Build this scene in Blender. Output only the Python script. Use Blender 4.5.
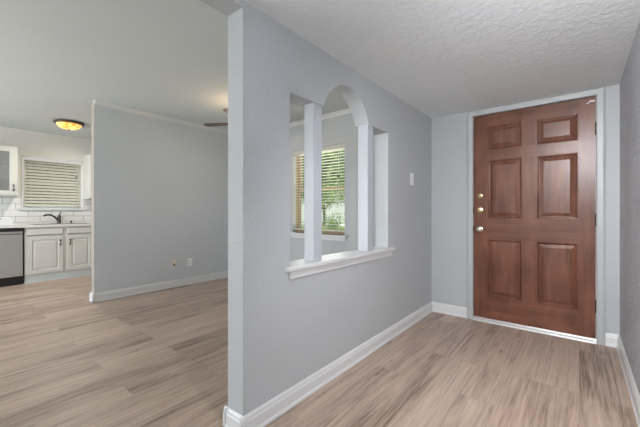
import bpy, bmesh, math, random
from mathutils import Vector, Matrix
random.seed(7)
PI = math.pi
S = bpy.context.scene
C = S.collection
for o in list(bpy.data.objects): bpy.data.objects.remove(o)

# ------------------------------------------------------------------ camera
H = 1.08
cam = bpy.data.cameras.new('camera'); co = bpy.data.objects.new('camera', cam); C.objects.link(co)
cam.lens = 319.76 / 640 * 36; cam.sensor_width = 36; cam.shift_y = -2.16 / 640; cam.clip_start = 0.02
co.location = (0, 0, H); co.rotation_euler = (PI/2, 0, math.radians(39.0416)); S.camera = co

# ------------------------------------------------------------------ world, lights, exposure
S.view_settings.view_transform = 'Standard'; S.view_settings.look = 'None'
S.view_settings.gamma = 1; S.view_settings.use_curve_mapping = False
S.view_settings.exposure = 1.1
w = bpy.data.worlds.new('world'); S.world = w; w.use_nodes = True
nt = w.node_tree; bg = nt.nodes['Background']
sky = nt.nodes.new('ShaderNodeTexSky'); sky.sky_type = 'HOSEK_WILKIE'; sky.turbidity = 4
sky.sun_direction = Vector((-.3, .5, .8)).normalized(); sky.ground_albedo = .4
nt.links.new(sky.outputs[0], bg.inputs[0]); bg.inputs[1].default_value = 1.1

def area(name, loc, rot, sx, sy, power, col):
    l = bpy.data.lights.new(name, 'AREA'); l.shape = 'RECTANGLE'; l.size = sx; l.size_y = sy
    l.energy = power; l.color = col
    o = bpy.data.objects.new(name, l); C.objects.link(o); o.location = loc; o.rotation_euler = rot
    return o
sun = bpy.data.lights.new('sun', 'SUN'); sun.energy = 3.2; sun.angle = math.radians(3); sun.color = (1, .95, .86)
so = bpy.data.objects.new('sun', sun); C.objects.link(so)
so.rotation_euler = Vector((.5, -.35, .9)).to_track_quat('Z', 'Y').to_euler()   # from the back left, high
# daylight entering at the windows
YB = -2.6; XR_ = .248
area('daylight_back_room', (-4.6, YB + .16, 1.15), (PI/2, 0, 0), 3.0, 1.9, 66, (.93, .96, 1))
area('daylight_back_entry', (-.5, YB + .16, 1.2), (PI/2, 0, 0), 1.1, 1.7, 8, (.90, .95, 1))
area('daylight_kitchen', (-7.05, 1.38, 1.5), (PI/2, 0, -PI/2), .7, .75, .8, (.95, .98, 1))
area('daylight_front', (-2.86, 3.56, 1.4), (PI/2, 0, PI), .85, 1.1, 5, (.97, 1, .97))

# ------------------------------------------------------------------ materials
def mat(name, col, rough=.6, metal=0, emis=None, estr=0, spec=None):
    m = bpy.data.materials.new(name); m.use_nodes = True
    b = m.node_tree.nodes['Principled BSDF']
    b.inputs['Base Color'].default_value = (*col, 1); b.inputs['Roughness'].default_value = rough
    b.inputs['Metallic'].default_value = metal
    if spec is not None: b.inputs['Specular IOR Level'].default_value = spec
    if emis: b.inputs['Emission Color'].default_value = (*emis, 1); b.inputs['Emission Strength'].default_value = estr
    return m
def nodes(m): return m.node_tree.nodes, m.node_tree.links, m.node_tree.nodes['Principled BSDF']
def coords(N, L, scale):
    g = N.new('ShaderNodeNewGeometry'); mp = N.new('ShaderNodeMapping'); mp.inputs['Scale'].default_value = scale
    L.new(g.outputs['Position'], mp.inputs['Vector']); return mp.outputs[0]
def plaster(name, col, scale=55, strength=.25, dist=.004, rough=.6, mottled=.03, lump=0):
    m = mat(name, col, rough); N, L, b = nodes(m)
    v = coords(N, L, (1, 1, 1))
    n = N.new('ShaderNodeTexNoise'); n.inputs['Scale'].default_value = scale; n.inputs['Detail'].default_value = 3
    L.new(v, n.inputs['Vector'])
    h = n.outputs['Fac']
    if lump:
        n2 = N.new('ShaderNodeTexNoise'); n2.inputs['Scale'].default_value = lump; n2.inputs['Detail'].default_value = 4
        n2.inputs['Distortion'].default_value = .8
        L.new(v, n2.inputs['Vector'])
        r = N.new('ShaderNodeMapRange'); r.inputs['From Min'].default_value = .48; r.inputs['From Max'].default_value = .58
        L.new(n2.outputs['Fac'], r.inputs[0])
        a = N.new('ShaderNodeMath'); a.operation = 'ADD'; L.new(h, a.inputs[0]); L.new(r.outputs[0], a.inputs[1]); h = a.outputs[0]
    bp = N.new('ShaderNodeBump'); bp.inputs['Strength'].default_value = strength; bp.inputs['Distance'].default_value = dist
    L.new(h, bp.inputs['Height']); L.new(bp.outputs[0], b.inputs['Normal'])
    n3 = N.new('ShaderNodeTexNoise'); n3.inputs['Scale'].default_value = 2.2; n3.inputs['Detail'].default_value = 3
    L.new(v, n3.inputs['Vector'])
    mx = N.new('ShaderNodeMix'); mx.data_type = 'RGBA'
    mx.inputs[6].default_value = (*[c * (1 - mottled) for c in col], 1); mx.inputs[7].default_value = (*[min(1, c * (1 + mottled)) for c in col], 1)
    L.new(n3.outputs['Fac'], mx.inputs[0]); L.new(mx.outputs[2], b.inputs['Base Color'])
    return m
WALLC = (.495, .517, .53)
M = {}
M['wall'] = plaster('grey_wall_paint', WALLC, lump=28, strength=.22, dist=.003)
M['wall_living'] = plaster('light_grey_living_wall', (.62, .66, .69), lump=28, strength=.18, dist=.003)
M['wall_taupe_shade'] = plaster('taupe_shaded_end_wall', (.40, .365, .32))  # beige kitchen-side paint, darkened to carry the dimness of the wall end
M['wall_rough'] = plaster('grey_knockdown_wall', (.50, .515, .55), lump=15, strength=.9, dist=.008, rough=.5)
M['wall_kitchen'] = plaster('warm_grey_kitchen_wall', (.76, .74, .69))
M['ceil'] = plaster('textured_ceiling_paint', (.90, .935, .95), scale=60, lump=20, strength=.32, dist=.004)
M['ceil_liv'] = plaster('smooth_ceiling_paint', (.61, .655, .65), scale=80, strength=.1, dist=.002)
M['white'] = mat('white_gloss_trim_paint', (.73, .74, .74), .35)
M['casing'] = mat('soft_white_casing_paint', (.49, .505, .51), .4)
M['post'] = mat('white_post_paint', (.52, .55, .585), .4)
M['cab'] = mat('cream_cabinet_paint', (.64, .64, .60), .4)
M['kick'] = mat('pale_blue_kick_paint', (.62, .67, .67), .5)
M['counter'] = mat('white_laminate_counter', (.72, .72, .70), .35)
M['black'] = mat('black_iron', (.02, .02, .022), .4)
M['black_gloss'] = mat('black_plastic', (.012, .012, .014), .3)
M['brass'] = mat('polished_brass', (.78, .62, .36), .22, 1)
M['nickel'] = mat('satin_nickel', (.72, .68, .60), .25, 1)
M['bronze'] = mat('dark_bronze_metal', (.10, .085, .08), .4, .7)
M['faucet'] = mat('brushed_gunmetal', (.12, .12, .125), .3, .9)
M['alu'] = mat('aluminium_threshold', (.78, .78, .77), .35, .6)
M['plate'] = mat('white_plastic_plate', (.90, .91, .92), .35)
M['ivory'] = mat('ivory_plastic_plate', (.78, .75, .62), .4)
M['slot'] = mat('dark_slot', (.06, .06, .055), .5)
M['box'] = mat('white_card_box', (.82, .83, .84), .5)
M['blind'] = mat('cream_blind_slats', (.60, .60, .53), .5)
M['blind_tan'] = mat('tan_blind_slats', (.60, .55, .43), .5)
M['tanwood'] = mat('tan_window_wood', (.36, .29, .18), .5)
M['cord'] = mat('pale_cord', (.6, .58, .5), .7)
M['tassel'] = mat('dark_wood_tassel', (.06, .045, .03), .5)
M['fanmetal'] = mat('fan_bronze', (.09, .08, .075), .4, .6)
M['fanblade'] = mat('fan_blade_wood', (.10, .085, .07), .5)
M['hinge'] = mat('dark_bronze_hinge', (.07, .05, .04), .4, .8)
M['panel'] = mat('added_lamp_glow', (.9, .9, .9), .3, emis=(.97, .98, 1), estr=205)  # glow of the added entry fill lamp
M['frosted'] = mat('frosted_lamp_glass', (.95, .85, .7), .4, emis=(1, .72, .42), estr=3)

def glassm(name, col=(1, 1, 1), frost=0):
    m = bpy.data.materials.new(name); m.use_nodes = True; N = m.node_tree.nodes; L = m.node_tree.links
    N.clear(); o = N.new('ShaderNodeOutputMaterial'); t = N.new('ShaderNodeBsdfTransparent'); t.inputs[0].default_value = (*col, 1)
    g = N.new('ShaderNodeBsdfGlossy'); g.inputs['Roughness'].default_value = .02
    f = N.new('ShaderNodeFresnel'); f.inputs[0].default_value = 1.35
    mx = N.new('ShaderNodeMixShader'); L.new(f.outputs[0], mx.inputs[0]); L.new(t.outputs[0], mx.inputs[1]); L.new(g.outputs[0], mx.inputs[2])
    out = mx.outputs[0]
    if frost:
        df = N.new('ShaderNodeBsdfDiffuse'); df.inputs[0].default_value = (.62, .64, .65, 1)
        m2 = N.new('ShaderNodeMixShader'); m2.inputs[0].default_value = frost; L.new(out, m2.inputs[1]); L.new(df.outputs[0], m2.inputs[2]); out = m2.outputs[0]
    L.new(out, o.inputs[0]); return m
M['glass'] = glassm('window_glass', (.97, .99, .98))
M['cabglass'] = glassm('cabinet_glass', (.93, .95, .95), .28)

def floor_mat():
    m = mat('vinyl_oak_planks', (.4, .3, .25), .42); N, L, b = nodes(m)
    g = N.new('ShaderNodeNewGeometry'); sp = N.new('ShaderNodeSeparateXYZ'); L.new(g.outputs['Position'], sp.inputs[0])
    cb = N.new('ShaderNodeCombineXYZ'); L.new(sp.outputs['Y'], cb.inputs['X']); L.new(sp.outputs['X'], cb.inputs['Y'])
    br = N.new('ShaderNodeTexBrick'); br.offset = .37; br.offset_frequency = 3; br.squash = 1
    br.inputs['Scale'].default_value = 1; br.inputs['Brick Width'].default_value = 1.22; br.inputs['Row Height'].default_value = .182
    br.inputs['Mortar Size'].default_value = .0011; br.inputs['Mortar Smooth'].default_value = .3; br.inputs['Bias'].default_value = 0
    br.inputs['Color1'].default_value = (0, 0, 0, 1); br.inputs['Color2'].default_value = (1, 1, 1, 1); br.inputs['Mortar'].default_value = (.5, .5, .5, 1)
    L.new(cb.outputs[0], br.inputs['Vector'])
    mu = N.new('ShaderNodeMath'); mu.operation = 'MULTIPLY'; mu.inputs[1].default_value = 37; L.new(br.outputs['Color'], mu.inputs[0])
    def nz(scl, vec, det, dist=0, rough=.6):
        mp = N.new('ShaderNodeMapping'); mp.inputs['Scale'].default_value = vec; L.new(cb.outputs[0], mp.inputs['Vector'])
        n = N.new('ShaderNodeTexNoise'); n.noise_dimensions = '4D'; n.inputs['Scale'].default_value = scl
        n.inputs['Detail'].default_value = det; n.inputs['Distortion'].default_value = dist; n.inputs['Roughness'].default_value = rough
        L.new(mp.outputs[0], n.inputs['Vector']); L.new(mu.outputs[0], n.inputs['W']); return n.outputs['Fac']
    a = nz(1, (.9, 21, 1), 7, 1.4, .68); fine = nz(1, (5, 130, 1), 4, .3, .7); c = nz(1, (.8, 4.5, 1), 3, 1.5)
    def mr(x, a0, a1, b0, b1):
        r = N.new('ShaderNodeMapRange'); r.inputs[1].default_value = a0; r.inputs[2].default_value = a1
        r.inputs[3].default_value = b0; r.inputs[4].default_value = b1; L.new(x, r.inputs[0]); return r.outputs[0]
    def mth(op, x, y):
        q = N.new('ShaderNodeMath'); q.operation = op; L.new(x, q.inputs[0])
        if isinstance(y, (int, float)): q.inputs[1].default_value = y
        else: L.new(y, q.inputs[1])
        return q.outputs[0]
    t = mth('ADD', mth('MULTIPLY', mr(a, .32, .68, 0, 1), .58), mth('MULTIPLY', mr(c, .3, .7, 0, 1), .35))
    t = mth('ADD', t, mth('MULTIPLY', mr(fine, .3, .7, 0, 1), .32))
    t = mth('ADD', t, mr(br.outputs['Color'], 0, 1, -.15, .05))
    cr = N.new('ShaderNodeValToRGB'); L.new(t, cr.inputs[0]); E = cr.color_ramp.elements
    E[0].position = .24; E[0].color = (.17, .115, .085, 1); E[1].position = .95; E[1].color = (.56, .435, .355, 1)
    e = E.new(.5); e.color = (.385, .285, .225, 1)
    # knots
    vo = N.new('ShaderNodeTexVoronoi'); mp = N.new('ShaderNodeMapping'); mp.inputs['Scale'].default_value = (1.1, 3.2, 1); L.new(cb.outputs[0], mp.inputs['Vector'])
    L.new(mp.outputs[0], vo.inputs['Vector']); vo.inputs['Scale'].default_value = 1.4
    kn = mr(vo.outputs['Distance'], .02, .075, .55, 1)
    mx = N.new('ShaderNodeMix'); mx.data_type = 'RGBA'; mx.blend_type = 'MULTIPLY'; mx.inputs[0].default_value = 1
    kc = N.new('ShaderNodeCombineColor')
    for i in range(3): L.new(kn, kc.inputs[i])
    L.new(cr.outputs[0], mx.inputs[6]); L.new(kc.outputs[0], mx.inputs[7])
    m2 = N.new('ShaderNodeMix'); m2.data_type = 'RGBA'; L.new(mth('MULTIPLY', br.outputs['Fac'], .55), m2.inputs[0]); L.new(mx.outputs[2], m2.inputs[6]); m2.inputs[7].default_value = (.14, .095, .07, 1)
    L.new(m2.outputs[2], b.inputs['Base Color'])
    bp = N.new('ShaderNodeBump'); bp.inputs['Strength'].default_value = .12; bp.inputs['Distance'].default_value = .002
    L.new(mth('SUBTRACT', fine, mth('MULTIPLY', br.outputs['Fac'], 1.5)), bp.inputs['Height']); L.new(bp.outputs[0], b.inputs['Normal'])
    L.new(mr(a, .3, .7, .36, .5), b.inputs['Roughness'])
    return m
M['floor'] = floor_mat()

def door_wood(horizontal=False):
    m = mat('stained_door_wood' + ('_rail' if horizontal else ''), (.2, .08, .05), .33); N, L, b = nodes(m)
    v = coords(N, L, (2.2, 1, 26) if horizontal else (26, 1, 2.2))
    n = N.new('ShaderNodeTexNoise'); n.inputs['Scale'].default_value = 1.0; n.inputs['Detail'].default_value = 6; n.inputs['Distortion'].default_value = .7
    L.new(v, n.inputs['Vector'])
    v2 = coords(N, L, (2.5, 1, 1.6)); n2 = N.new('ShaderNodeTexNoise'); n2.inputs['Scale'].default_value = 2; n2.inputs['Detail'].default_value = 3; L.new(v2, n2.inputs['Vector'])
    ad = N.new('ShaderNodeMath'); ad.operation = 'ADD'; L.new(n.outputs['Fac'], ad.inputs[0]); L.new(n2.outputs['Fac'], ad.inputs[1])
    hf = N.new('ShaderNodeMath'); hf.operation = 'MULTIPLY'; hf.inputs[1].default_value = .5; L.new(ad.outputs[0], hf.inputs[0])
    cr = N.new('ShaderNodeValToRGB'); L.new(hf.outputs[0], cr.inputs[0]); E = cr.color_ramp.elements
    E[0].position = .35; E[0].color = (.105, .034, .019, 1); E[1].position = .66; E[1].color = (.235, .095, .056, 1)
    L.new(cr.outputs[0], b.inputs['Base Color'])
    bp = N.new('ShaderNodeBump'); bp.inputs['Strength'].default_value = .1; bp.inputs['Distance'].default_value = .001
    L.new(n.outputs['Fac'], bp.inputs['Height']); L.new(bp.outputs[0], b.inputs['Normal'])
    return m
M['door'] = door_wood(); M['door_rail'] = door_wood(True)

def steel():
    m = mat('brushed_stainless', (.44, .44, .43), .36, .5); N, L, b = nodes(m)
    v = coords(N, L, (3, 3, 300)); n = N.new('ShaderNodeTexNoise'); n.inputs['Scale'].default_value = 1; n.inputs['Detail'].default_value = 2; L.new(v, n.inputs['Vector'])
    r = N.new('ShaderNodeMapRange'); r.inputs[3].default_value = .26; r.inputs[4].default_value = .42; L.new(n.outputs['Fac'], r.inputs[0]); L.new(r.outputs[0], b.inputs['Roughness'])
    return m
M['steel'] = steel()

def tile():
    m = mat('white_subway_tile', (.8, .8, .78), .2); N, L, b = nodes(m)
    g = N.new('ShaderNodeNewGeometry'); sp = N.new('ShaderNodeSeparateXYZ'); L.new(g.outputs['Position'], sp.inputs[0])
    cb = N.new('ShaderNodeCombineXYZ'); L.new(sp.outputs['Y'], cb.inputs['X']); L.new(sp.outputs['Z'], cb.inputs['Y'])
    br = N.new('ShaderNodeTexBrick'); br.offset = .5; br.inputs['Scale'].default_value = 1; br.inputs['Brick Width'].default_value = .30; br.inputs['Row Height'].default_value = .10
    br.inputs['Mortar Size'].default_value = .004; br.inputs['Color1'].default_value = (.82, .82, .80, 1); br.inputs['Color2'].default_value = (.77, .77, .76, 1); br.inputs['Mortar'].default_value = (.42, .42, .41, 1)
    L.new(cb.outputs[0], br.inputs['Vector']); L.new(br.outputs['Color'], b.inputs['Base Color'])
    bp = N.new('ShaderNodeBump'); bp.invert = True; bp.inputs['Strength'].default_value = .4; bp.inputs['Distance'].default_value = .003; L.new(br.outputs['Fac'], bp.inputs['Height']); L.new(bp.outputs[0], b.inputs['Normal'])
    return m
M['tile'] = tile()

def alabaster():
    m = mat('amber_alabaster_glass', (.9, .6, .25), .3); N, L, b = nodes(m)
    v = coords(N, L, (1, 1, 1)); n = N.new('ShaderNodeTexNoise'); n.inputs['Scale'].default_value = 14; n.inputs['Detail'].default_value = 4; n.inputs['Distortion'].default_value = 1.5; L.new(v, n.inputs['Vector'])
    cr = N.new('ShaderNodeValToRGB'); L.new(n.outputs['Fac'], cr.inputs[0]); E = cr.color_ramp.elements
    E[0].position = .42; E[0].color = (.70, .26, .03, 1); E[1].position = .62; E[1].color = (1, .66, .24, 1)
    L.new(cr.outputs[0], b.inputs['Base Color']); L.new(cr.outputs[0], b.inputs['Emission Color']); b.inputs['Emission Strength'].default_value = .75
    return m
M['alabaster'] = alabaster()

def noisy(name, c1, c2, scale, rough=.9):
    m = mat(name, c1, rough); N, L, b = nodes(m); v = coords(N, L, (1, 1, 1))
    n = N.new('ShaderNodeTexNoise'); n.inputs['Scale'].default_value = scale; n.inputs['Detail'].default_value = 5; L.new(v, n.inputs['Vector'])
    mx = N.new('ShaderNodeMix'); mx.data_type = 'RGBA'; mx.inputs[6].default_value = (*c1, 1); mx.inputs[7].default_value = (*c2, 1)
    r = N.new('ShaderNodeMapRange'); r.inputs[1].default_value = .35; r.inputs[2].default_value = .65; L.new(n.outputs['Fac'], r.inputs[0])
    L.new(r.outputs[0], mx.inputs[0]); L.new(mx.outputs[2], b.inputs['Base Color']); return m
M['grass'] = noisy('lawn_grass', (.10, .20, .04), (.20, .32, .08), 3)
M['leaf'] = noisy('green_leaves', (.07, .17, .04), (.20, .34, .09), 2.5)
M['leaf2'] = noisy('pale_green_leaves', (.14, .26, .08), (.30, .44, .16), 2.5)
M['bark'] = noisy('grey_bark', (.12, .09, .07), (.25, .2, .16), 12)
M['street'] = noisy('pale_concrete', (.55, .55, .54), (.65, .65, .63), 4)
M['brick'] = noisy('pale_house_siding', (.74, .75, .76), (.82, .82, .82), 3)
M['roof'] = noisy('grey_shingle', (.20, .19, .18), (.28, .27, .25), 20)

# ------------------------------------------------------------------ mesh helpers
def box(bm, x0, y0, z0, x1, y1, z1, bev=0):
    x0, x1 = sorted((x0, x1)); y0, y1 = sorted((y0, y1)); z0, z1 = sorted((z0, z1))
    vs = [bm.verts.new((x, y, z)) for x in (x0, x1) for y in (y0, y1) for z in (z0, z1)]
    fs = [bm.faces.new([vs[i] for i in f]) for f in ((0, 1, 3, 2), (4, 6, 7, 5), (0, 4, 5, 1), (2, 3, 7, 6), (0, 2, 6, 4), (1, 5, 7, 3))]
    if bev:
        es = list({e for f in fs for e in f.edges})
        bmesh.ops.bevel(bm, geom=es, offset=bev, segments=2, profile=.6, affect='EDGES')
    return vs
def prism(bm, pts, axis, a, b):
    """extrude a closed 2D outline; axis 0: pts=(y,z) along x, 1: (x,z) along y, 2: (x,y) along z"""
    def V(p, t): return (t, p[0], p[1]) if axis == 0 else ((p[0], t, p[1]) if axis == 1 else (p[0], p[1], t))
    A = [bm.verts.new(V(p, a)) for p in pts]; B = [bm.verts.new(V(p, b)) for p in pts]
    n = len(pts); bm.faces.new(A); bm.faces.new(B[::-1])
    for i in range(n): bm.faces.new([A[i], B[i], B[(i+1) % n], A[(i+1) % n]])
def lathe(bm, prof, o=(0, 0, 0), axis='Z', seg=28):
    o = Vector(o); rings = []
    for r, h in prof:
        ring = []
        for k in range(seg):
            t = 2*PI*k/seg; c, s = r*math.cos(t), r*math.sin(t)
            p = {'Z': (c, s, h), 'Y': (c, h, s), 'X': (h, c, s)}[axis]
            ring.append(bm.verts.new(o + Vector(p)))
        rings.append(ring)
    for a, b in zip(rings, rings[1:]):
        for k in range(seg): bm.faces.new([a[k], a[(k+1) % seg], b[(k+1) % seg], b[k]])
    bm.faces.new(rings[0]); bm.faces.new(rings[-1][::-1])
def tube(bm, pts, r, seg=10):
    pts = [Vector(p) for p in pts]; rings = []
    rr = r if isinstance(r, (list, tuple)) else [r]*len(pts)
    up = Vector((0, 0, 1))
    for i, p in enumerate(pts):
        t = (pts[min(i+1, len(pts)-1)] - pts[max(i-1, 0)]).normalized()
        a = t.cross(up) if abs(t.dot(up)) < .95 else t.cross(Vector((1, 0, 0)))
        a.normalize(); b = t.cross(a)
        rings.append([bm.verts.new(p + rr[i]*(a*math.cos(2*PI*k/seg) + b*math.sin(2*PI*k/seg))) for k in range(seg)])
    for a, b in zip(rings, rings[1:]):
        for k in range(seg): bm.faces.new([a[k], a[(k+1) % seg], b[(k+1) % seg], b[k]])
    bm.faces.new(rings[0]); bm.faces.new(rings[-1][::-1])
def obj(name, bm, m, parent=None, smooth=False, bevel=0, loc=None):
    bmesh.ops.recalc_face_normals(bm, faces=bm.faces)
    me = bpy.data.meshes.new(name); bm.to_mesh(me); bm.free()
    for p in me.polygons: p.use_smooth = smooth
    o = bpy.data.objects.new(name, me); C.objects.link(o)
    for q in (m if isinstance(m, (list, tuple)) else [m]): me.materials.append(M[q])
    if smooth:
        me.set_sharp_from_angle(angle=math.radians(40))
    if bevel:
        md = o.modifiers.new('bevel', 'BEVEL'); md.width = bevel; md.segments = 2; md.limit_method = 'ANGLE'
    if parent: o.parent = parent
    if loc: o.location = loc
    return o
def B(*boxes, bev=0):
    bm = bmesh.new()
    for b in boxes: box(bm, *b, bev=bev)
    return bm
def struct(o): o['kind'] = 'structure'; return o
def tag(o, label, cat, group=None):
    o['label'] = label; o['category'] = cat
    if group: o['group'] = group
    return o
def empty(name, loc=(0, 0, 0), rz=0):
    o = bpy.data.objects.new(name, None); C.objects.link(o); o.location = loc; o.rotation_euler = (0, 0, rz); o.empty_display_size = .1
    return o

# ------------------------------------------------------------------ dimensions
XP0, XP1 = -1.366, -1.246           # partition
YD = 3.46                            # front wall, inner face
XR = .248                            # entry right wall
ZE, ZL = 2.087, 2.40                 # entry / main ceilings
XG0, XG1 = -4.585, -4.49             # dividing wall
YG, YP = 1.263, .953                 # near ends of dividing wall, partition
XK = -6.98                           # kitchen window wall
T = .16
# ------------------------------------------------------------------ structure
struct(obj('floor', B((XK - T, YB - T, -.1, XR + T, YD + T, 0)), 'floor'))
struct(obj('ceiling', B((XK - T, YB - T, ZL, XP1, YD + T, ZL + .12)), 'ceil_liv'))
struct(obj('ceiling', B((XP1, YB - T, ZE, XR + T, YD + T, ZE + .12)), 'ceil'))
# front wall with door opening and living room window opening
DX0, DX1, DZ = -.827, .108, 2.03
WX0, WX1, WZ0, WZ1 = -3.33, -2.39, .765, 1.975
struct(obj('wall_front', B(
    (XK - T, YD, 0, WX0, YD + T, ZL), (WX0, YD, 0, WX1, YD + T, WZ0), (WX0, YD, WZ1, WX1, YD + T, ZL),
    (WX1, YD, 0, DX0 - .012, YD + T, ZL), (DX0 - .012, YD, DZ + .012, DX1 + .012, YD + T, ZL), (DX1 + .012, YD, 0, XR + T, YD + T, ZL)), 'wall'))
struct(obj('wall_right', B((XR, YB - T, 0, XR + T, YD, ZE)), 'wall_rough'))
# kitchen window wall
KY0, KY1, KZ0, KZ1 = .985, 1.79, 1.125, 1.975
struct(obj('wall_left', B(
    (XK - T, YB - T, 0, XK, KY0, ZL), (XK - T, KY1, 0, XK, YD, ZL), (XK - T, KY0, 0, XK, KY1, KZ0), (XK - T, KY0, KZ1, XK, KY1, ZL)), 'wall_kitchen'))
# back wall, behind the camera, with two windows
BW = [(-6.1, -3.1, .2, 2.1), (-1.05, .05, .35, 2.0)]
struct(obj('wall_back', B(
    (XK, YB - T, 0, BW[0][0], YB, ZL), (BW[0][0], YB - T, 0, BW[0][1], YB, BW[0][2]), (BW[0][0], YB - T, BW[0][3], BW[0][1], YB, ZL),
    (BW[0][1], YB - T, 0, BW[1][0], YB, ZL), (BW[1][0], YB - T, 0, BW[1][1], YB, BW[1][2]), (BW[1][0], YB - T, BW[1][3], BW[1][1], YB, ZL),
    (BW[1][1], YB - T, 0, XR, YB, ZL)), 'wall'))
# partition with the arched pass-through
OY0, OY1, OZ0, OZ1 = 1.272, 2.442, .745, 1.740
bm = bmesh.new()
box(bm, XP0, YP, 0, XP1, OY0, ZL); box(bm, XP0, OY1, 0, XP1, YD, ZL); box(bm, XP0, OY0, 0, XP1, OY1, OZ0)
arc = []
ac, az, ar = 1.850, 1.658, .288
a0 = math.asin((OZ1 - az)/ar)
for k in range(41):
    a = PI - a0 - (PI - 2*a0)*k/40
    arc.append((ac + ar*math.cos(a), az + ar*math.sin(a)))
prism(bm, [(OY0, ZL), (OY0, OZ1)] + arc + [(OY1, OZ1), (OY1, ZL)], 0, XP0, XP1)
part = struct(obj('wall_partition', bm, 'wall'))
for y0, pw, pd in ((1.476, .080, .078), (2.112, .086, .090)):
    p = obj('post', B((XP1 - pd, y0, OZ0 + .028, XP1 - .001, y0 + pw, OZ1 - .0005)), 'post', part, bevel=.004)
    p['label'] = 'square white post on the sill, %s side of the arch' % ('left' if y0 < 2 else 'right')
# painted lining of the far jamb
sill = obj('sill', B((XP0 - .028, OY0 - .035, OZ0 + .003, XP1 + .028, OY1 + .075, OZ0 + .028)), 'white', part, bevel=.005); sill['label'] = 'white wooden sill board under the arched opening'
bm = bmesh.new(); prism(bm, [(XP1, OZ0 + .003), (XP1 + .020, OZ0 + .003), (XP1 + .017, OZ0 - .012), (XP1 + .012, OZ0 - .028), (XP1 + .012, OZ0 - .04), (XP1, OZ0 - .042)], 1, OY0 - .012, OY1 + .045)
obj('sill_moulding', bm, 'white', part)
bm = bmesh.new(); prism(bm, [(XP0, OZ0 + .003), (XP0 - .020, OZ0 + .003), (XP0 - .012, OZ0 - .028), (XP0, OZ0 - .042)], 1, OY0 - .012, OY1 + .045)
obj('sill_moulding', bm, 'white', part)
struct(obj('trim_1', B((XP0, YB, 2.055, XP1, YP, ZL)), 'wall'))      # dropped beam running on towards the camera
dv = struct(obj('wall_divider', B((XG0, YG, 0, XG1, YD, ZL)), ['wall_living', 'wall_taupe_shade']))
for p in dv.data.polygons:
    if p.normal.x < -.5 or p.normal.y < -.5: p.material_index = 1  # end and kitchen side take the beige with shade mixed in
# backsplash
struct(obj('wall_backsplash', B((XK, -1.0, .87, XK + .010, KY0 - .03, 1.315), (XK, KY0 - .03, .87, XK + .010, KY1 + .03, 1.085), (XK, KY1 + .03, .87, XK + .010, YD, 1.315)), 'tile'))

# baseboards: profiled
def base_run(name, kind, pos, a, b, sgn, h=.102, t=.014):
    """kind 'x': face normal along x at x=pos, runs y a..b; 'y': normal along y"""
    prof = [(0, 0), (t + .006, 0), (t + .006, .012), (t + .002, .018), (t, .022), (t, h - .03), (t - .004, h - .022), (t - .004, h - .014), (t - .009, h - .004), (.003, h), (0, h)]
    bm = bmesh.new()
    if kind == 'x': prism(bm, [(pos + sgn*p, z) for p, z in prof], 1, a, b)
    else: prism(bm, [(pos + sgn*p, z) for p, z in prof], 0, a, b)
    return struct(obj(name, bm, 'white'))
tt = .020
base_run('baseboard_partition', 'x', XP1, YP - tt, YD, 1)
base_run('baseboard_partition', 'x', XP0, YP - tt, YD, -1)
base_run('baseboard_partition', 'y', YP, XP0 - tt, XP1 + tt, -1)
base_run('baseboard_right', 'x', XR, YB, YD, -1)
CW = .056
base_run('baseboard_front', 'y', YD, XP1, DX0 - CW, -1)
base_run('baseboard_front', 'y', YD, DX1 + CW, XR, -1)
base_run('baseboard_front', 'y', YD, XG1, XP0, -1)
base_run('baseboard_divider', 'x', XG1, YG - tt, YD, 1)
base_run('baseboard_divider', 'y', YG, XG0 - tt, XG1 + tt, -1)
base_run('baseboard_divider', 'x', XG0, YG - tt, YD, -1)
# crown moulding
def crown(name, kind, pos, a, b, sgn, s=.042):
    prof = [(0, ZL), (s, ZL), (s, ZL - .006), (s*.72, ZL - s*.35), (s*.38, ZL - s*.62), (.008, ZL - s), (.008, ZL - s - .008), (0, ZL - s - .008)]
    bm = bmesh.new(); prism(bm, [(pos + sgn*p, z) for p, z in prof], 1 if kind == 'x' else 0, a, b)
    return struct(obj(name, bm, 'white'))
crown('trim_2', 'x', XG1, YG, YD, 1)
crown('trim_3', 'y', YD, XG1, XP0, -1)
crown('trim_4', 'x', XP0, YP, YD, -1)

# ------------------------------------------------------------------ entry door
door = struct(empty('door_1', (DX0, YD, 0)))
def dchild(name, bm, m, parent=door, **k):
    bmesh.ops.translate(bm, verts=bm.verts, vec=Vector((-DX0, -YD, 0))); o = obj(name, bm, m, parent, **k); return o
YF = YD + .012                        # face of the door leaf
LX0, LX1, LZ0, LZ1 = DX0 + .004, DX1 - .004, .032, DZ - .006
xs = [(-.708, -.411), (-.303, -.007)]
zs = [(.243, .809), (1.010, 1.580), (1.680, 1.915)]
yb = YF + .044
rails = [(LX0, YF, LZ0, LX1, yb, zs[0][0]), (LX0, YF, zs[0][1], LX1, yb, zs[1][0]), (LX0, YF, zs[1][1], LX1, yb, zs[2][0]), (LX0, YF, zs[2][1], LX1, yb, LZ1)]
stiles = []
for z0, z1 in zs:
    stiles += [(LX0, YF, z0, xs[0][0], yb, z1), (xs[0][1], YF, z0, xs[1][0], yb, z1), (xs[1][1], YF, z0, LX1, yb, z1)]
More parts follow.
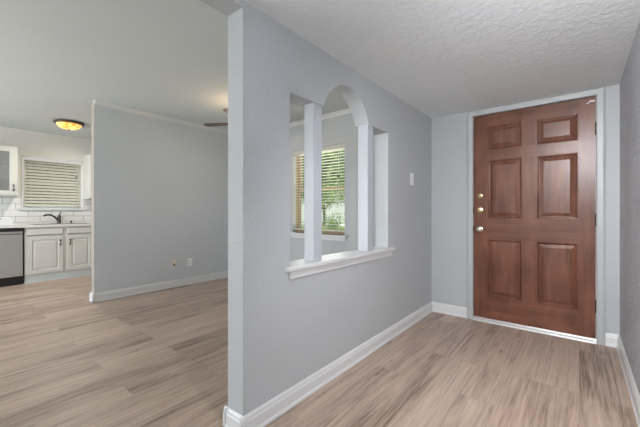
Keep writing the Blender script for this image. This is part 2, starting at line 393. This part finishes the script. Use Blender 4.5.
# rails only span between outer stiles; the outer stiles run the full height
so_ = [(LX0, YF, LZ0, xs[0][0], yb, LZ1), (xs[1][1], YF, LZ0, LX1, yb, LZ1)] + [(xs[0][1], YF, z0, xs[1][0], yb, z1) for z0, z1 in zs]
dchild('stiles', B(*so_), 'door')
dchild('rails', B(*[(xs[0][0], r[1], r[2], xs[1][1], r[4], r[5]) for r in rails]), 'door_rail')
def ring_loft(bm, loops):
    R = [[bm.verts.new(p) for p in l] for l in loops]
    for a, b in zip(R, R[1:]):
        for k in range(4): bm.faces.new([a[k], a[(k+1) % 4], b[(k+1) % 4], b[k]])
    bm.faces.new(R[-1])
    return R
def panel_bm(x0, x1, z0, z1, yf):
    steps = [(0, -.0005), (.004, -.003), (.009, -.0025), (.014, .004), (.019, .012), (.024, .013), (.050, .004), (.054, .001)]
    bm = bmesh.new()
    ring_loft(bm, [[(x0 + i, yf + d, z0 + i), (x1 - i, yf + d, z0 + i), (x1 - i, yf + d, z1 - i), (x0 + i, yf + d, z1 - i)] for i, d in steps])
    # back
    ring_loft(bm, [[(x0, yf + .03, z0), (x1, yf + .03, z0), (x1, yf + .03, z1), (x0, yf + .03, z1)]])
    return bm
for z0, z1 in zs:
    for x0, x1 in xs: dchild('panel', panel_bm(x0, x1, z0, z1, YF), 'door')
# jamb, casing, threshold
jb = B((DX0 - .012, YD - .001, 0, DX0, YD + T, DZ + .012), (DX1, YD - .001, 0, DX1 + .012, YD + T, DZ + .012), (DX0, YD - .001, DZ, DX1, YD + T, DZ + .012),
       (DX0, yb + .002, 0, DX0 + .012, yb + .05, DZ), (DX1 - .012, yb + .002, 0, DX1, yb + .05, DZ), (DX0, yb + .002, DZ - .012, DX1, yb + .05, DZ))
dchild('jamb', jb, 'white')
def casing_bm():
    prof = [(0, 0), (0, .011), (.006, .016), (CW - .016, .018), (CW - .006, .014), (CW, .010), (CW, 0)]
    bm = bmesh.new(); R = []
    for (o, d) in prof:
        R.append([bm.verts.new(p) for p in ((DX0 - o, YD - d, 0), (DX0 - o, YD - d, DZ + min(o, .054)), (DX1 + o, YD - d, DZ + min(o, .054)), (DX1 + o, YD - d, 0))])
    n = len(R)
    for i in range(n):
        a, b = R[i], R[(i+1) % n]
        for k in range(3): bm.faces.new([a[k], a[k+1], b[k+1], b[k]])
    bm.faces.new([r[0] for r in R]); bm.faces.new([r[3] for r in R][::-1])
    return bm
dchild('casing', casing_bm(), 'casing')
bm = bmesh.new(); prism(bm, [(YD - .03, 0), (YD - .02, .014), (YD + .004, .020), (YD + .008, .027), (YD + .10, .027), (YD + T, .012), (YD + T, 0)], 0, DX0, DX1)
dchild('threshold', bm, 'alu')
def rosette(z, r, m, name):
    bm = bmesh.new(); lathe(bm, [(r*.98, 0), (r, -.004), (r*.9, -.009), (r*.55, -.011), (r*.5, -.012), (.001, -.012)], (-.765, YF, z), 'Y'); return dchild(name, bm, m, smooth=True)
k1 = rosette(1.232, .026, 'brass', 'door_peephole'); k1['label'] = 'round brass viewer plate'  # peephole plate on the door leaf
bm = bmesh.new(); lathe(bm, [(.010, -.012), (.010, -.018), (.006, -.020), (.001, -.018)], (-.765, YF, 1.232), 'Y'); dchild('viewer_lens', bm, 'brass', k1, smooth=True)
k2 = rosette(1.093, .031, 'brass', 'deadbolt'); k2['label'] = 'brass deadbolt with thumb turn'
bm = B((-.771, YF - .026, 1.076, -.759, YF - .011, 1.110), bev=.003); dchild('thumb_turn', bm, 'brass', k2, smooth=True)
k3 = rosette(.904, .031, 'nickel', 'door_knob'); k3['label'] = 'satin metal door knob'
bm = bmesh.new(); lathe(bm, [(.012, -.010), (.011, -.030), (.018, -.036), (.026, -.046), (.028, -.056), (.024, -.066), (.014, -.071), (.001, -.072)], (-.765, YF, .904), 'Y'); dchild('knob_ball', bm, 'nickel', k3, smooth=True)
for z in (1.093, .904):
    dchild('strike_plate', B((DX0 - .004, YD - .004, z - .028, DX0 + .003, YD + .012, z + .028)), 'hinge')
for z in (1.76, 1.01, .30):
    bm = bmesh.new(); lathe(bm, [(.004, -.052), (.0065, -.048), (.0065, .048), (.004, .052)], (DX1 - .003, YD + .002, z), 'Z', 12)
    box(bm, DX1 - .006, YD + .002, z - .045, DX1 + .001, YD + .014, z + .045)
    dchild('hinge', bm, 'hinge', smooth=True)
bm = bmesh.new(); box(bm, .062, YF - .010, 1.985, .100, YF + .001, 1.997); tube(bm, [(.07, YF - .009, 1.99), (.06, YF - .016, 1.978), (.045, YF - .014, 1.972)], .005, 8); dchild('safety_catch', bm, 'plate')

# ------------------------------------------------------------------ wall plates
def plate(name, cx, cz, w, h, m, kind):
    """local frame: plate in the YZ plane facing +X at x=0"""
    r = empty(name, cx)
    bm = B((0, -w/2, -h/2, .006, w/2, h/2)); obj('cover_plate', bm, m, r, bevel=.0025)
    return r
r = plate('light_switch', (XP1, 2.927, 1.388), 0, .072, .116, 'plate', 0)
tag(r, 'white toggle light switch on the grey partition near the entry door', 'light switch')
bm = bmesh.new(); prism(bm, [(.006, -.012), (.016, .004), (.016, .012), (.006, .012)], 1, -.005, .005); obj('toggle', bm, 'plate', r)
obj('switch_slot', B((.0055, -.006, -.014, .0065, .006, .014)), 'slot', r)
r = plate('wall_outlet', (XG1, 2.468, .328), 0, .072, .118, 'plate', 0)
tag(r, 'white duplex power outlet, the right one of two low on the grey wall', 'outlet')
for z in (-.022, .022):
    f = obj('socket', B((.006, -.017, z - .014, .0085, .017, z + .014)), 'plate', r, bevel=.001)
    obj('slot', B((.0086, -.009, z - .004, .0090, -.006, z + .007), (.0086, .006, z - .004, .0090, .009, z + .007)), 'slot', f)
r = plate('wall_jack', (XG1, 2.228, .342), 0, .060, .112, 'ivory', 0)
tag(r, 'ivory wall plate with a dark cable jack, left one low on the grey wall', 'wall jack')
bm = bmesh.new(); box(bm, .006, -.013, -.036, .011, .013, -.008); obj('jack', bm, 'slot', r)

# ------------------------------------------------------------------ living room window (window_1)
def blind(name, w, h, pitch, tilt, m, rail_m, cords, tassel_drop, label, loc, rz, slat_d=.048):
    """local frame: width along x centred, hanging from z=0 down, room side is -y"""
    r = empty(name, loc, rz); tag(r, label, 'window blind')
    obj('headrail', B((-w/2, -.028, -.055, w/2, .028, 0)), rail_m, r, bevel=.003)
    bm = bmesh.new(); n = int((h - .075)/pitch)
    for i in range(n):
        z = -.072 - i*pitch; d = slat_d/2; c, s = math.cos(tilt), math.sin(tilt)
        pts = []
        for t in (-1, -.5, 0, .5, 1):
            cu = .0022*(1 - t*t); pts.append((t*d*c - cu*s, z + t*d*s + cu*c))
        lo = [(a, b - .0018) for a, b in pts][::-1]
        prism(bm, pts + lo, 0, -w/2 + .004, w/2 - .004)
    obj('slats', bm, m, r)
    zb = -.072 - n*pitch
    obj('bottom_rail', B((-w/2 + .003, -.024, zb - .012, w/2 - .003, .024, zb + .004)), rail_m, r, bevel=.002)
    for x in cords:
        bm = bmesh.new(); tube(bm, [(x, -.027, -.05), (x, -.027, zb)], .0016, 6); tube(bm, [(x, .027, -.05), (x, .027, zb)], .0016, 6); obj('ladder_cord', bm, 'cord', r)
    x = w/2 - .09
    bm = bmesh.new(); tube(bm, [(x, -.034, -.04), (x, -.034, -tassel_drop)], .0015, 6); pc = obj('pull_cord', bm, 'cord', r)
    bm = bmesh.new(); lathe(bm, [(.003, 0), (.008, -.012), (.011, -.032), (.009, -.042), (.002, -.044)], (x, -.034, -tassel_drop), 'Z', 12); obj('tassel', bm, 'tassel', pc, smooth=True)
    return r
wn = struct(empty('window_1', ((WX0 + WX1)/2, YD, WZ0)))
hw, hh = (WX1 - WX0)/2, WZ1 - WZ0
obj('window_frame', B((-hw, .062, 0, -hw + .012, T, hh), (hw - .012, .062, 0, hw, T, hh), (-hw, .062, hh - .012, hw, T, hh), (-hw, .06, 0, hw, T, .02)), 'tanwood', wn)
zm = 1.395 - WZ0
for z0, z1, y in ((.02, zm + .02, .10), (zm - .02, hh - .012, .125)):
    s = obj('sash', B((-hw + .012, y, z0, -hw + .06, y + .024, z1), (hw - .06, y, z0, hw - .012, y + .024, z1), (-hw + .06, y, z0, hw - .06, y + .024, z0 + .042), (-hw + .06, y, z1 - .042, hw - .06, y + .024, z1)), 'tanwood', wn, bevel=.003)
    obj('pane', B((-hw + .06, y + .010, z0 + .042, hw - .06, y + .014, z1 - .042)), 'glass', s)
obj('window_sill', B((-hw - .045, -.045, -.028, hw + .045, .095, 0)), 'white', wn, bevel=.005)
obj('apron', B((-hw - .02, -.016, -.075, hw + .02, 0, -.028)), 'white', wn, bevel=.004)
blind('window_blind', WX1 - WX0 - .008, 1.18, .040, math.radians(-1), 'blind_tan', 'blind', (-.33, 0, .33), .40,
      'tan slatted blind with open slats seen through the arched opening', ((WX0 + WX1)/2, YD + .031, WZ1 - .002), 0)
# ------------------------------------------------------------------ kitchen window (window_2), wall facing +x; local x -> world y
wk = struct(empty('window_2', (XK, (KY0 + KY1)/2, KZ0), PI/2))
hw, hh = (KY1 - KY0)/2, KZ1 - KZ0
obj('window_frame', B((-hw, .002, 0, -hw + .02, T, hh), (hw - .02, .002, 0, hw, T, hh), (-hw, .002, hh - .02, hw, T, hh), (-hw, .08, 0, hw, T, .02)), 'white', wk)
for z0, z1, y in ((.02, hh*.5 + .02, .10), (hh*.5 - .02, hh - .012, .126)):
    s = obj('sash', B((-hw + .02, y, z0, -hw + .055, y + .024, z1), (hw - .055, y, z0, hw - .02, y + .024, z1), (-hw + .055, y, z0, hw - .055, y + .024, z0 + .035), (-hw + .055, y, z1 - .035, hw - .055, y + .024, z1)), 'white', wk)
    obj('pane', B((-hw + .055, y + .010, z0 + .035, hw - .055, y + .014, z1 - .035)), 'glass', s)
obj('window_casing', B((-hw - .014, -.012, -.0, -hw, 0, hh + .014), (hw, -.012, 0, hw + .014, 0, hh + .014), (-hw, -.012, hh, hw, 0, hh + .014)), 'white', wk)
obj('window_sill', B((-hw - .055, -.040, -.028, hw + .055, .08, 0)), 'kick', wk, bevel=.004)
blind('window_blind', 2*hw - .016, .855, .051, math.radians(46), 'blind', 'white', (-.30, .30), .26,
      'cream slatted blind lowered over the window above the kitchen sink', (XK - .031, (KY0 + KY1)/2, KZ1 - .004), PI/2)
# ------------------------------------------------------------------ back windows behind the camera
for i, (x0, x1, z0, z1) in enumerate(BW):
    wb = struct(empty('window_%d' % (i + 3), ((x0 + x1)/2, YB, z0)))
    hw, hh = (x1 - x0)/2, z1 - z0
    obj('window_frame', B((-hw, -T, 0, -hw + .04, .01, hh), (hw - .04, -T, 0, hw, .01, hh), (-hw, -T, hh - .04, hw, .01, hh), (-hw, -T, 0, hw, .01, .04), (-.02, -.12, .04, .02, -.08, hh - .04)), 'white', wb)
    obj('pane', B((-hw + .04, -.102, .04, hw - .04, -.098, hh - .04)), 'glass', wb)

# ------------------------------------------------------------------ kitchen
def pull(parent, x, y, z, l=.085):
    bm = bmesh.new()
    tube(bm, [(x, y, z - l*.42), (x + .022, y, z - l*.42), (x + .026, y, z - l*.25), (x + .026, y, z + l*.25), (x + .022, y, z + l*.42), (x, y, z + l*.42)], .005, 8)
    for s in (-1, 1): box(bm, x, y - .010, z + s*l*.42 - .012, x + .006, y + .010, z + s*l*.42 + .012)
    obj('handle', bm, 'black', parent, smooth=True)
def raised_door(name, parent, x, y0, y1, z0, z1, m='cab', rail=.055):
    """slab in the YZ plane whose face is at x + .019; coordinates local to parent"""
    bm = bmesh.new(); f = x + .019
    box(bm, x, y0, z0, f, y0 + rail, z1); box(bm, x, y1 - rail, z0, f, y1, z1); box(bm, x, y0 + rail, z0, f, y1 - rail, z0 + rail); box(bm, x, y0 + rail, z1 - rail, f, y1 - rail, z1)
    a0, a1, b0, b1 = y0 + rail, y1 - rail, z0 + rail, z1 - rail
    ring_loft(bm, [[(f - d, a0 + i, b0 + i), (f - d, a1 - i, b0 + i), (f - d, a1 - i, b1 - i), (f - d, a0 + i, b1 - i)] for i, d in ((0, 0), (.004, .009), (.010, .010), (.034, .002))])
    return obj(name, bm, m, parent)
XC = -6.40                           # base cabinet front
XBk = XK + .012
CY0, CY1 = .925, 2.42
cb = empty('base_cabinet', (XBk, CY0, 0)); tag(cb, 'cream base cabinet with two raised panel doors under the kitchen sink', 'cabinet')
D = XC - XBk
W = CY1 - CY0
obj('carcass', B((0, 0, .115, D - .018, .018, .838), (0, W - .018, .115, D - .018, W, .838), (0, .018, .115, D - .018, W - .018, .133), (0, .018, .133, .01, W - .018, .838)), 'cab', cb)
stl = [(D - .018, 0, .115, D, .038, .838)]
ff = [(D - .018, 0, .115, D, W, .14), (D - .018, 0, .80, D, W, .838), (D - .018, 0, .690, D, W, .715)]
for a, b in ((0, .032), (.448, .512), (.852, .912), (1.30, W)): ff += [(D - .018, a, .14, D, b, .690), (D - .018, a, .715, D, b, .80)]
obj('face_frame', B(*ff), 'cab', cb)
obj('toe_kick', B((0, 0, 0, D - .012, W, .115)), 'kick', cb)
for k, (a, b) in enumerate(((.028, .452), (.508, .856), (.908, 1.31))):
    obj('false_drawer_front', B((D, a, .722, D + .019, b, .812)), 'cab', cb, bevel=.006)
    dd = raised_door('door', cb, D, a, b, .135, .700)
    pull(dd, D + .019, b - .035 if k % 2 == 0 else a + .035, .590)
# dishwasher
DY0, DY1 = .318, .920
dw = empty('dishwasher', (XBk, DY0, 0)); tag(dw, 'stainless steel dishwasher with black kick plate beside the sink cabinet', 'dishwasher')
W2 = DY1 - DY0
obj('tub', B((.02, .006, .10, D - .02, W2 - .006, .832)), 'black_gloss', dw)
obj('door_panel', B((D - .02, .004, .125, D + .022, W2 - .016, .742)), 'steel', dw, bevel=.008)
cp = obj('control_panel', B((D - .02, .004, .750, D + .024, W2 - .016, .826)), 'steel', dw, bevel=.006)
bm = bmesh.new(); box(bm, D + .0245, .006, .786, D + .027, W2 - .018, .824); obj('control_strip', bm, 'black_gloss', cp)
bm = bmesh.new(); tube(bm, [(D + .02, .05, .715), (D + .052, .05, .715), (D + .056, .07, .715), (D + .056, W2 - .08, .715), (D + .052, W2 - .06, .715), (D + .02, W2 - .06, .715)], .009, 10)
obj('kick_plate', B((D - .06, .004, .0, D - .005, W2 - .016, .118)), 'black_gloss', dw)
obj('side_gasket', B((D - .02, W2 - .014, .0 + .05, D + .004, W2 - .002, .83)), 'black_gloss', dw)
bm_free = bm; bm_free.free()
# more base cabinets to the left of the dishwasher (outside the frame, seen from a step aside)
cb2 = empty('base_cabinet', (XBk, -.60, 0)); tag(cb2, 'cream base cabinet on the far side of the dishwasher', 'cabinet')
obj('carcass', B((0, 0, .115, D, .912, .838)), 'cab', cb2); obj('toe_kick', B((0, 0, 0, D - .012, .912, .115)), 'kick', cb2)
for k in range(2):
    a = .03 + k*.44; obj('drawer_front', B((D, a, .722, D + .019, a + .42, .812)), 'cab', cb2, bevel=.006)
    dd = raised_door('door', cb2, D, a, a + .42, .135, .700); pull(dd, D + .019, a + .385 - .35*k, .59)
# countertop with a sink cut-out
SY0, SY1, SX0, SX1 = 1.06, 1.78, XK + .13, XK + .52
ct = obj('countertop', B((XBk, -.60, .840, SX0, CY1, .872), (SX1, -.60, .840, XC + .030, CY1, .872), (SX0, -.60, .840, SX1, SY0, .872), (SX0, SY1, .840, SX1, CY1, .872)), 'counter')
tag(ct, 'white countertop running over the dishwasher and sink cabinet', 'countertop')
bm = bmesh.new()
for x0, y0, x1, y1 in ((SX0 - .012, SY0 - .012, SX1 + .012, SY0 + .008), (SX0 - .012, SY1 - .008, SX1 + .012, SY1 + .012), (SX0 - .012, SY0 + .008, SX0 + .008, SY1 - .008), (SX1 - .008, SY0 + .008, SX1 + .012, SY1 - .008)):
    box(bm, x0, y0, .8725, x1, y1, .877)
sk = obj('kitchen_sink', bm, 'steel'); tag(sk, 'stainless steel sink set into the white countertop below the blind', 'sink')
bm = bmesh.new()
a, b, c_, d_ = SX0 + .002, SY0 + .002, SX1 - .002, SY1 - .002
R = [[bm.verts.new(p) for p in ((a + i, b + i, z), (c_ - i, b + i, z), (c_ - i, d_ - i, z), (a + i, d_ - i, z))] for i, z in ((0, .8725), (.008, .72), (.03, .70))]
for p, q in zip(R, R[1:]):
    for k in range(4): bm.faces.new([p[k], p[(k+1) % 4], q[(k+1) % 4], q[k]])
bm.faces.new(R[-1]); o = obj('basin', bm, 'steel', sk); o.modifiers.new('thick', 'SOLIDIFY').thickness = .002
# faucet
FY = 1.435; FX = XK + .085
fc = empty('kitchen_faucet', (FX, FY, .8725)); tag(fc, 'dark gunmetal kitchen faucet with a long arched spout', 'faucet')
bm = bmesh.new(); lathe(bm, [(.030, 0), (.030, .006), (.026, .012), (.025, .06), (.024, .11), (.021, .135), (.012, .15), (.001, .152)], (0, 0, 0)); obj('body', bm, 'faucet', fc, smooth=True)
bm = bmesh.new(); tube(bm, [(0, -.005, .045), (.02, -.04, .085), (.05, -.085, .125), (.08, -.13, .148), (.10, -.17, .152), (.115, -.20, .146), (.125, -.225, .132)], [.018, .017, .016, .015, .014, .014, .015], 12); obj('spout', bm, 'faucet', fc, smooth=True)
bm = bmesh.new(); tube(bm, [(0, 0, .145), (-.004, .012, .17), (-.006, .028, .196)], [.013, .010, .008], 10); obj('lever', bm, 'faucet', fc, smooth=True)
bm = bmesh.new(); lathe(bm, [(.016, 0), (.016, .003), (.0125, .005), (.0125, .038), (.010, .045), (.001, .046)], (0, 0, 0), seg=18)
ag = obj('air_gap', bm, 'black', loc=(XK + .085, 1.60, .8725), smooth=True); tag(ag, 'small black capped fitting on the counter right of the faucet', 'sink fitting')
# white box on the counter
wb = empty('napkin_box', (XC - .12, .69, .8725)); tag(wb, 'small white box on the countertop above the dishwasher', 'box')
bm = bmesh.new(); prism(bm, [(-.15, 0), (.11, 0), (.11, .075), (.085, .092), (.085, .118), (-.13, .118), (-.15, .092)], 0, -.09, .09); obj('carton', bm, 'box', wb, bevel=.006)
obj('opening_slot', B((.0905, -.06, .093, .0915, -.01, .108), bev=0), 'slot', wb)
obj('base_strip', B((.0905, -.135, .0, .0925, -.02, .012)), 'slot', wb)

# upper cabinets
def upper(y0, y1, z0, z1, label, glass):
    r = empty('wall_cabinet', (XBk, y0, z0)); tag(r, label, 'cabinet'); w = y1 - y0; h = z1 - z0; d = .285
    obj('carcass', B((0, 0, 0, d, .016, h), (0, w - .016, 0, d, w, h), (0, .016, 0, d, w - .016, .016), (0, .016, h - .016, d, w - .016, h), (0, .016, .016, .008, w - .016, h - .016)), 'cab', r)
    obj('bottom_trim', B((0, 0, -.012, d + .004, w, 0)), 'kick', r)
    rl = .09
    ff = [(d, 0, 0, d + .016, .02, h), (d, w - .02, 0, d + .016, w, h), (d, .02, 0, d + .016, w - .02, .02), (d, .02, h - .02, d + .016, w - .02, h)]
    obj('face_frame', B(*ff), 'cab', r)
    x = d + .016
    n = max(1, round(w/.5)); ws = (w - .02)/n
    for i in range(n):
        a = .01 + i*ws + .002; b = .01 + (i+1)*ws - .002
        if glass:
            q = obj('door', B((x, a, .01, x + .018, a + .07, h - .01), (x, b - .09, .01, x + .018, b, h - .01), (x, a + .07, .01, x + .018, b - .09, .075), (x, a + .07, h - .085, x + .018, b - .09, h - .01)), 'cab', r, bevel=.003)
            obj('pane', B((x + .006, a + .07, .075, x + .010, b - .09, h - .085)), 'cabglass', q)
            pull(q, x + .018, b - .045, .12, .09)
        else:
            q = raised_door('door', r, x, a, b, .01, h - .01); pull(q, x + .018, a + .04, .12, .09)
    if glass:
        for z in (h*.345, h*.66): obj('shelf', B((.008, .016, z, d - .02, w - .016, z + .016)), 'cab', r)
    return r
upper(-.10, .895, 1.318, 2.065, 'white glass-fronted wall cabinet left of the kitchen window', True)
upper(1.80, 2.60, 1.310, 2.08, 'white wall cabinet right of the kitchen window, partly behind the grey wall', False)

# kitchen ceiling light
kl = empty('ceiling_light', (-5.86, 1.335, ZL)); tag(kl, 'flush ceiling light with amber alabaster bowl and dark rim in the kitchen', 'ceiling light')
bm = bmesh.new(); lathe(bm, [(.12, 0), (.178, -.012), (.184, -.020), (.180, -.028), (.152, -.038), (.145, -.034)], (0, 0, 0), seg=40); obj('rim', bm, 'bronze', kl, smooth=True)
bm = bmesh.new(); lathe(bm, [(.152, -.034), (.146, -.054), (.124, -.078), (.090, -.096), (.045, -.107), (.001, -.110)], (0, 0, 0), seg=40); obj('glass_bowl', bm, 'alabaster', kl, smooth=True)
bm = bmesh.new(); lathe(bm, [(.012, -.108), (.013, -.113), (.008, -.121), (.001, -.124)], (0, 0, 0), seg=14); obj('finial', bm, 'bronze', kl, smooth=True)
pl = bpy.data.lights.new('kitchen_bulb', 'AREA'); pl.shape = 'DISK'; pl.size = .22; pl.energy = 8; pl.color = (1, .93, .82)
po = bpy.data.objects.new('kitchen_bulb', pl); C.objects.link(po); po.location = (-5.86, 1.335, ZL - .135)

# fill lamp added to brighten the entry, out of view, aimed at the door
el = empty('added_fill_lamp', (.06, .60, ZE)); tag(el, 'added fill lamp with black hood, unseen under the entry ceiling, aimed at the wooden door', 'ceiling light')
bm = bmesh.new(); lathe(bm, [(.07, 0), (.07, -.015), (.03, -.022)], seg=28); obj('mount', bm, 'plate', el, smooth=True)
bm = bmesh.new(); tube(bm, [(0, 0, -.018), (0, 0, -.07), (0, .02, -.10)], .012, 10); obj('arm', bm, 'plate', el, smooth=True)
RT = Vector((.16, .76, -.62)).to_track_quat('Z', 'Y').to_matrix()
bm = bmesh.new(); lathe(bm, [(.04, -.09), (.07, -.08), (.118, -.01), (.126, .01), (.130, .068), (.127, .068), (.122, .01), (.116, .0)], seg=36)
for v in bm.verts: v.co = RT @ v.co + Vector((0, .06, -.17))
hd = obj('lamp_head', bm, 'black', el, smooth=True)
bm = bmesh.new(); lathe(bm, [(.115, .001), (.115, .004), (.001, .005)], seg=36)
for v in bm.verts: v.co = RT @ v.co + Vector((0, .06, -.17))
obj('lamp_lens', bm, 'panel', hd)

# ceiling fan
fan = empty('ceiling_fan', (-3.22, 2.52, ZL)); tag(fan, 'dark bronze four-blade ceiling fan hanging in the living room', 'ceiling fan')
bm = bmesh.new(); lathe(bm, [(.065, 0), (.068, -.02), (.05, -.05), (.02, -.06)], seg=28); obj('canopy', bm, 'fanmetal', fan, smooth=True)
bm = bmesh.new(); lathe(bm, [(.0125, -.055), (.0125, -.14)], seg=16); obj('downrod', bm, 'fanmetal', fan, smooth=True)
bm = bmesh.new(); lathe(bm, [(.03, -.135), (.09, -.15), (.105, -.18), (.105, -.225), (.085, -.255), (.05, -.265), (.05, -.29), (.001, -.292)], seg=32); obj('motor', bm, 'fanmetal', fan, smooth=True)
for k in range(4):
    a = math.radians(210 + 90*k)
    bm = bmesh.new()
    pts = [(.19, -.040), (.24, -.048), (.52, -.056), (.56, -.042), (.570, 0), (.56, .042), (.52, .056), (.24, .048), (.19, .040)]
    prism(bm, pts, 2, -.003, .003)
    for v in bm.verts: v.co = Matrix.Rotation(math.radians(4), 3, 'X') @ v.co
    bmesh.ops.translate(bm, verts=bm.verts, vec=(0, 0, -.222)); bmesh.ops.rotate(bm, verts=bm.verts, cent=(0, 0, 0), matrix=Matrix.Rotation(a, 3, 'Z'))
    bl = obj('blade', bm, 'fanblade', fan)
    bm = bmesh.new(); box(bm, .08, -.014, -.220, .24, .014, -.2145); bmesh.ops.rotate(bm, verts=bm.verts, cent=(0, 0, 0), matrix=Matrix.Rotation(a, 3, 'Z')); obj('blade_bracket', bm, 'fanmetal', bl)
for k in range(3):
    a = math.radians(40 + 120*k); c, s = math.cos(a), math.sin(a)
    bm = bmesh.new(); tube(bm, [(.03*c, .03*s, -.28), (.09*c, .09*s, -.29), (.115*c, .115*s, -.275)], .008, 8)
    am = obj('lamp_arm', bm, 'fanmetal', fan, smooth=True)
    bm = bmesh.new(); lathe(bm, [(.02, -.28), (.03, -.27), (.048, -.235), (.055, -.215)], (.12*c, .12*s, 0), seg=20); obj('lamp_shade', bm, 'frosted', am, smooth=True)
pl = bpy.data.lights.new('fan_bulb', 'POINT'); pl.energy = 2; pl.color = (1, .70, .46); pl.shadow_soft_size = .06
po = bpy.data.objects.new('fan_bulb', pl); C.objects.link(po); po.location = (-3.22, 2.34, ZL - .30)

# ------------------------------------------------------------------ outdoors
lawn = struct(obj('ground', B((-60, YD + T + .01, -.36, 40, 60, -.30), (-60, -30, -.36, XK - T - .01, YD + T + .01, -.30), (-60 + 52, -30, -.36, 30, YB - T - .01, -.30)), 'grass'))
tag(struct(obj('driveway', B((-34, 24, -.299, 10, 29, -.28)), 'street')), 'pale concrete street beyond the front lawn', 'street')
def house(loc, w, d, h, label):
    r = empty('house', loc); tag(r, label, 'house')
    obj('wall', B((-w/2, -d/2, 0, w/2, d/2, h)), 'brick', r)
    bm = bmesh.new(); prism(bm, [(-d/2 - .4, h), (d/2 + .4, h), (0, h + d*.28)], 0, -w/2 - .4, w/2 + .4); obj('roof', bm, 'roof', r)
    for x in (-w*.3, w*.3): obj('window', B((x - .6, -d/2 - .03, .9, x + .6, -d/2 + .001, 2.1)), 'black_gloss', r)
    return r
house((-25, 36, -.3), 24, 8, 3.4, 'pale single-storey house across the street')
fence = obj('fence', B((-9.2, -8, -.3, -9.1, 9, 2.3)), 'bark'); tag(fence, 'grey weathered board fence outside the kitchen window', 'fence')
def tree(name, loc, trunk_h, r, n, leafm, label, size=.11, shrub=False, group=None):
    t = empty(name, loc); tag(t, label, 'shrub' if shrub else 'tree', group)
    if not shrub:
        bm = bmesh.new(); tube(bm, [(0, 0, 0), (.05, .02, trunk_h*.5), (0, .05, trunk_h), (.1, 0, trunk_h + r*.6)], [.16, .13, .11, .05], 10)
        for k in range(5):
            a = k*1.26; tube(bm, [(0, .04, trunk_h*.95), (r*.35*math.cos(a), r*.35*math.sin(a), trunk_h + r*.3), (r*.7*math.cos(a), r*.7*math.sin(a), trunk_h + r*.55)], [.07, .04, .015], 6)
        obj('trunk', bm, 'bark', t, smooth=True)
    bm = bmesh.new(); clumps = [Vector((random.uniform(-.6, .6)*r, random.uniform(-.6, .6)*r, trunk_h + random.uniform(.1, .95)*r)) for _ in range(11)]
    for i in range(n):
        c = random.choice(clumps); v = Vector((random.gauss(0, 1), random.gauss(0, 1), random.gauss(0, .8))).normalized()*r*.5*random.uniform(.6, 1)
        p = c + v
        a = Vector((random.gauss(0, 1), random.gauss(0, 1), random.gauss(0, 1))).normalized(); b = a.orthogonal().normalized()
        s = size*random.uniform(.6, 1.3)
        bm.faces.new([bm.verts.new(p + a*s), bm.verts.new(p + b*s*.5), bm.verts.new(p - a*s), bm.verts.new(p - b*s*.5)])
    obj('foliage', bm, leafm, t)
    return t
tree('tree', (-6.3, 7.2, -.3), 2.2, 1.7, 3000, 'leaf', 'leafy green tree on the lawn just outside the front window')
tree('tree', (-10.5, 12, -.3), 2.1, 1.9, 2600, 'leaf2', 'pale green tree further left on the front lawn')
tree('tree', (-10.5, 16.5, -.3), 2.6, 2.6, 2600, 'leaf', 'broad green tree across the street')
tree('tree', (-19, 24, -.3), 1.6, 2.8, 2600, 'leaf2', 'wide pale green tree before the pale house')
tree('shrub', (-14.8, 20, -.3), .1, .9, 900, 'leaf', 'round green shrub on the front lawn', .06, True)
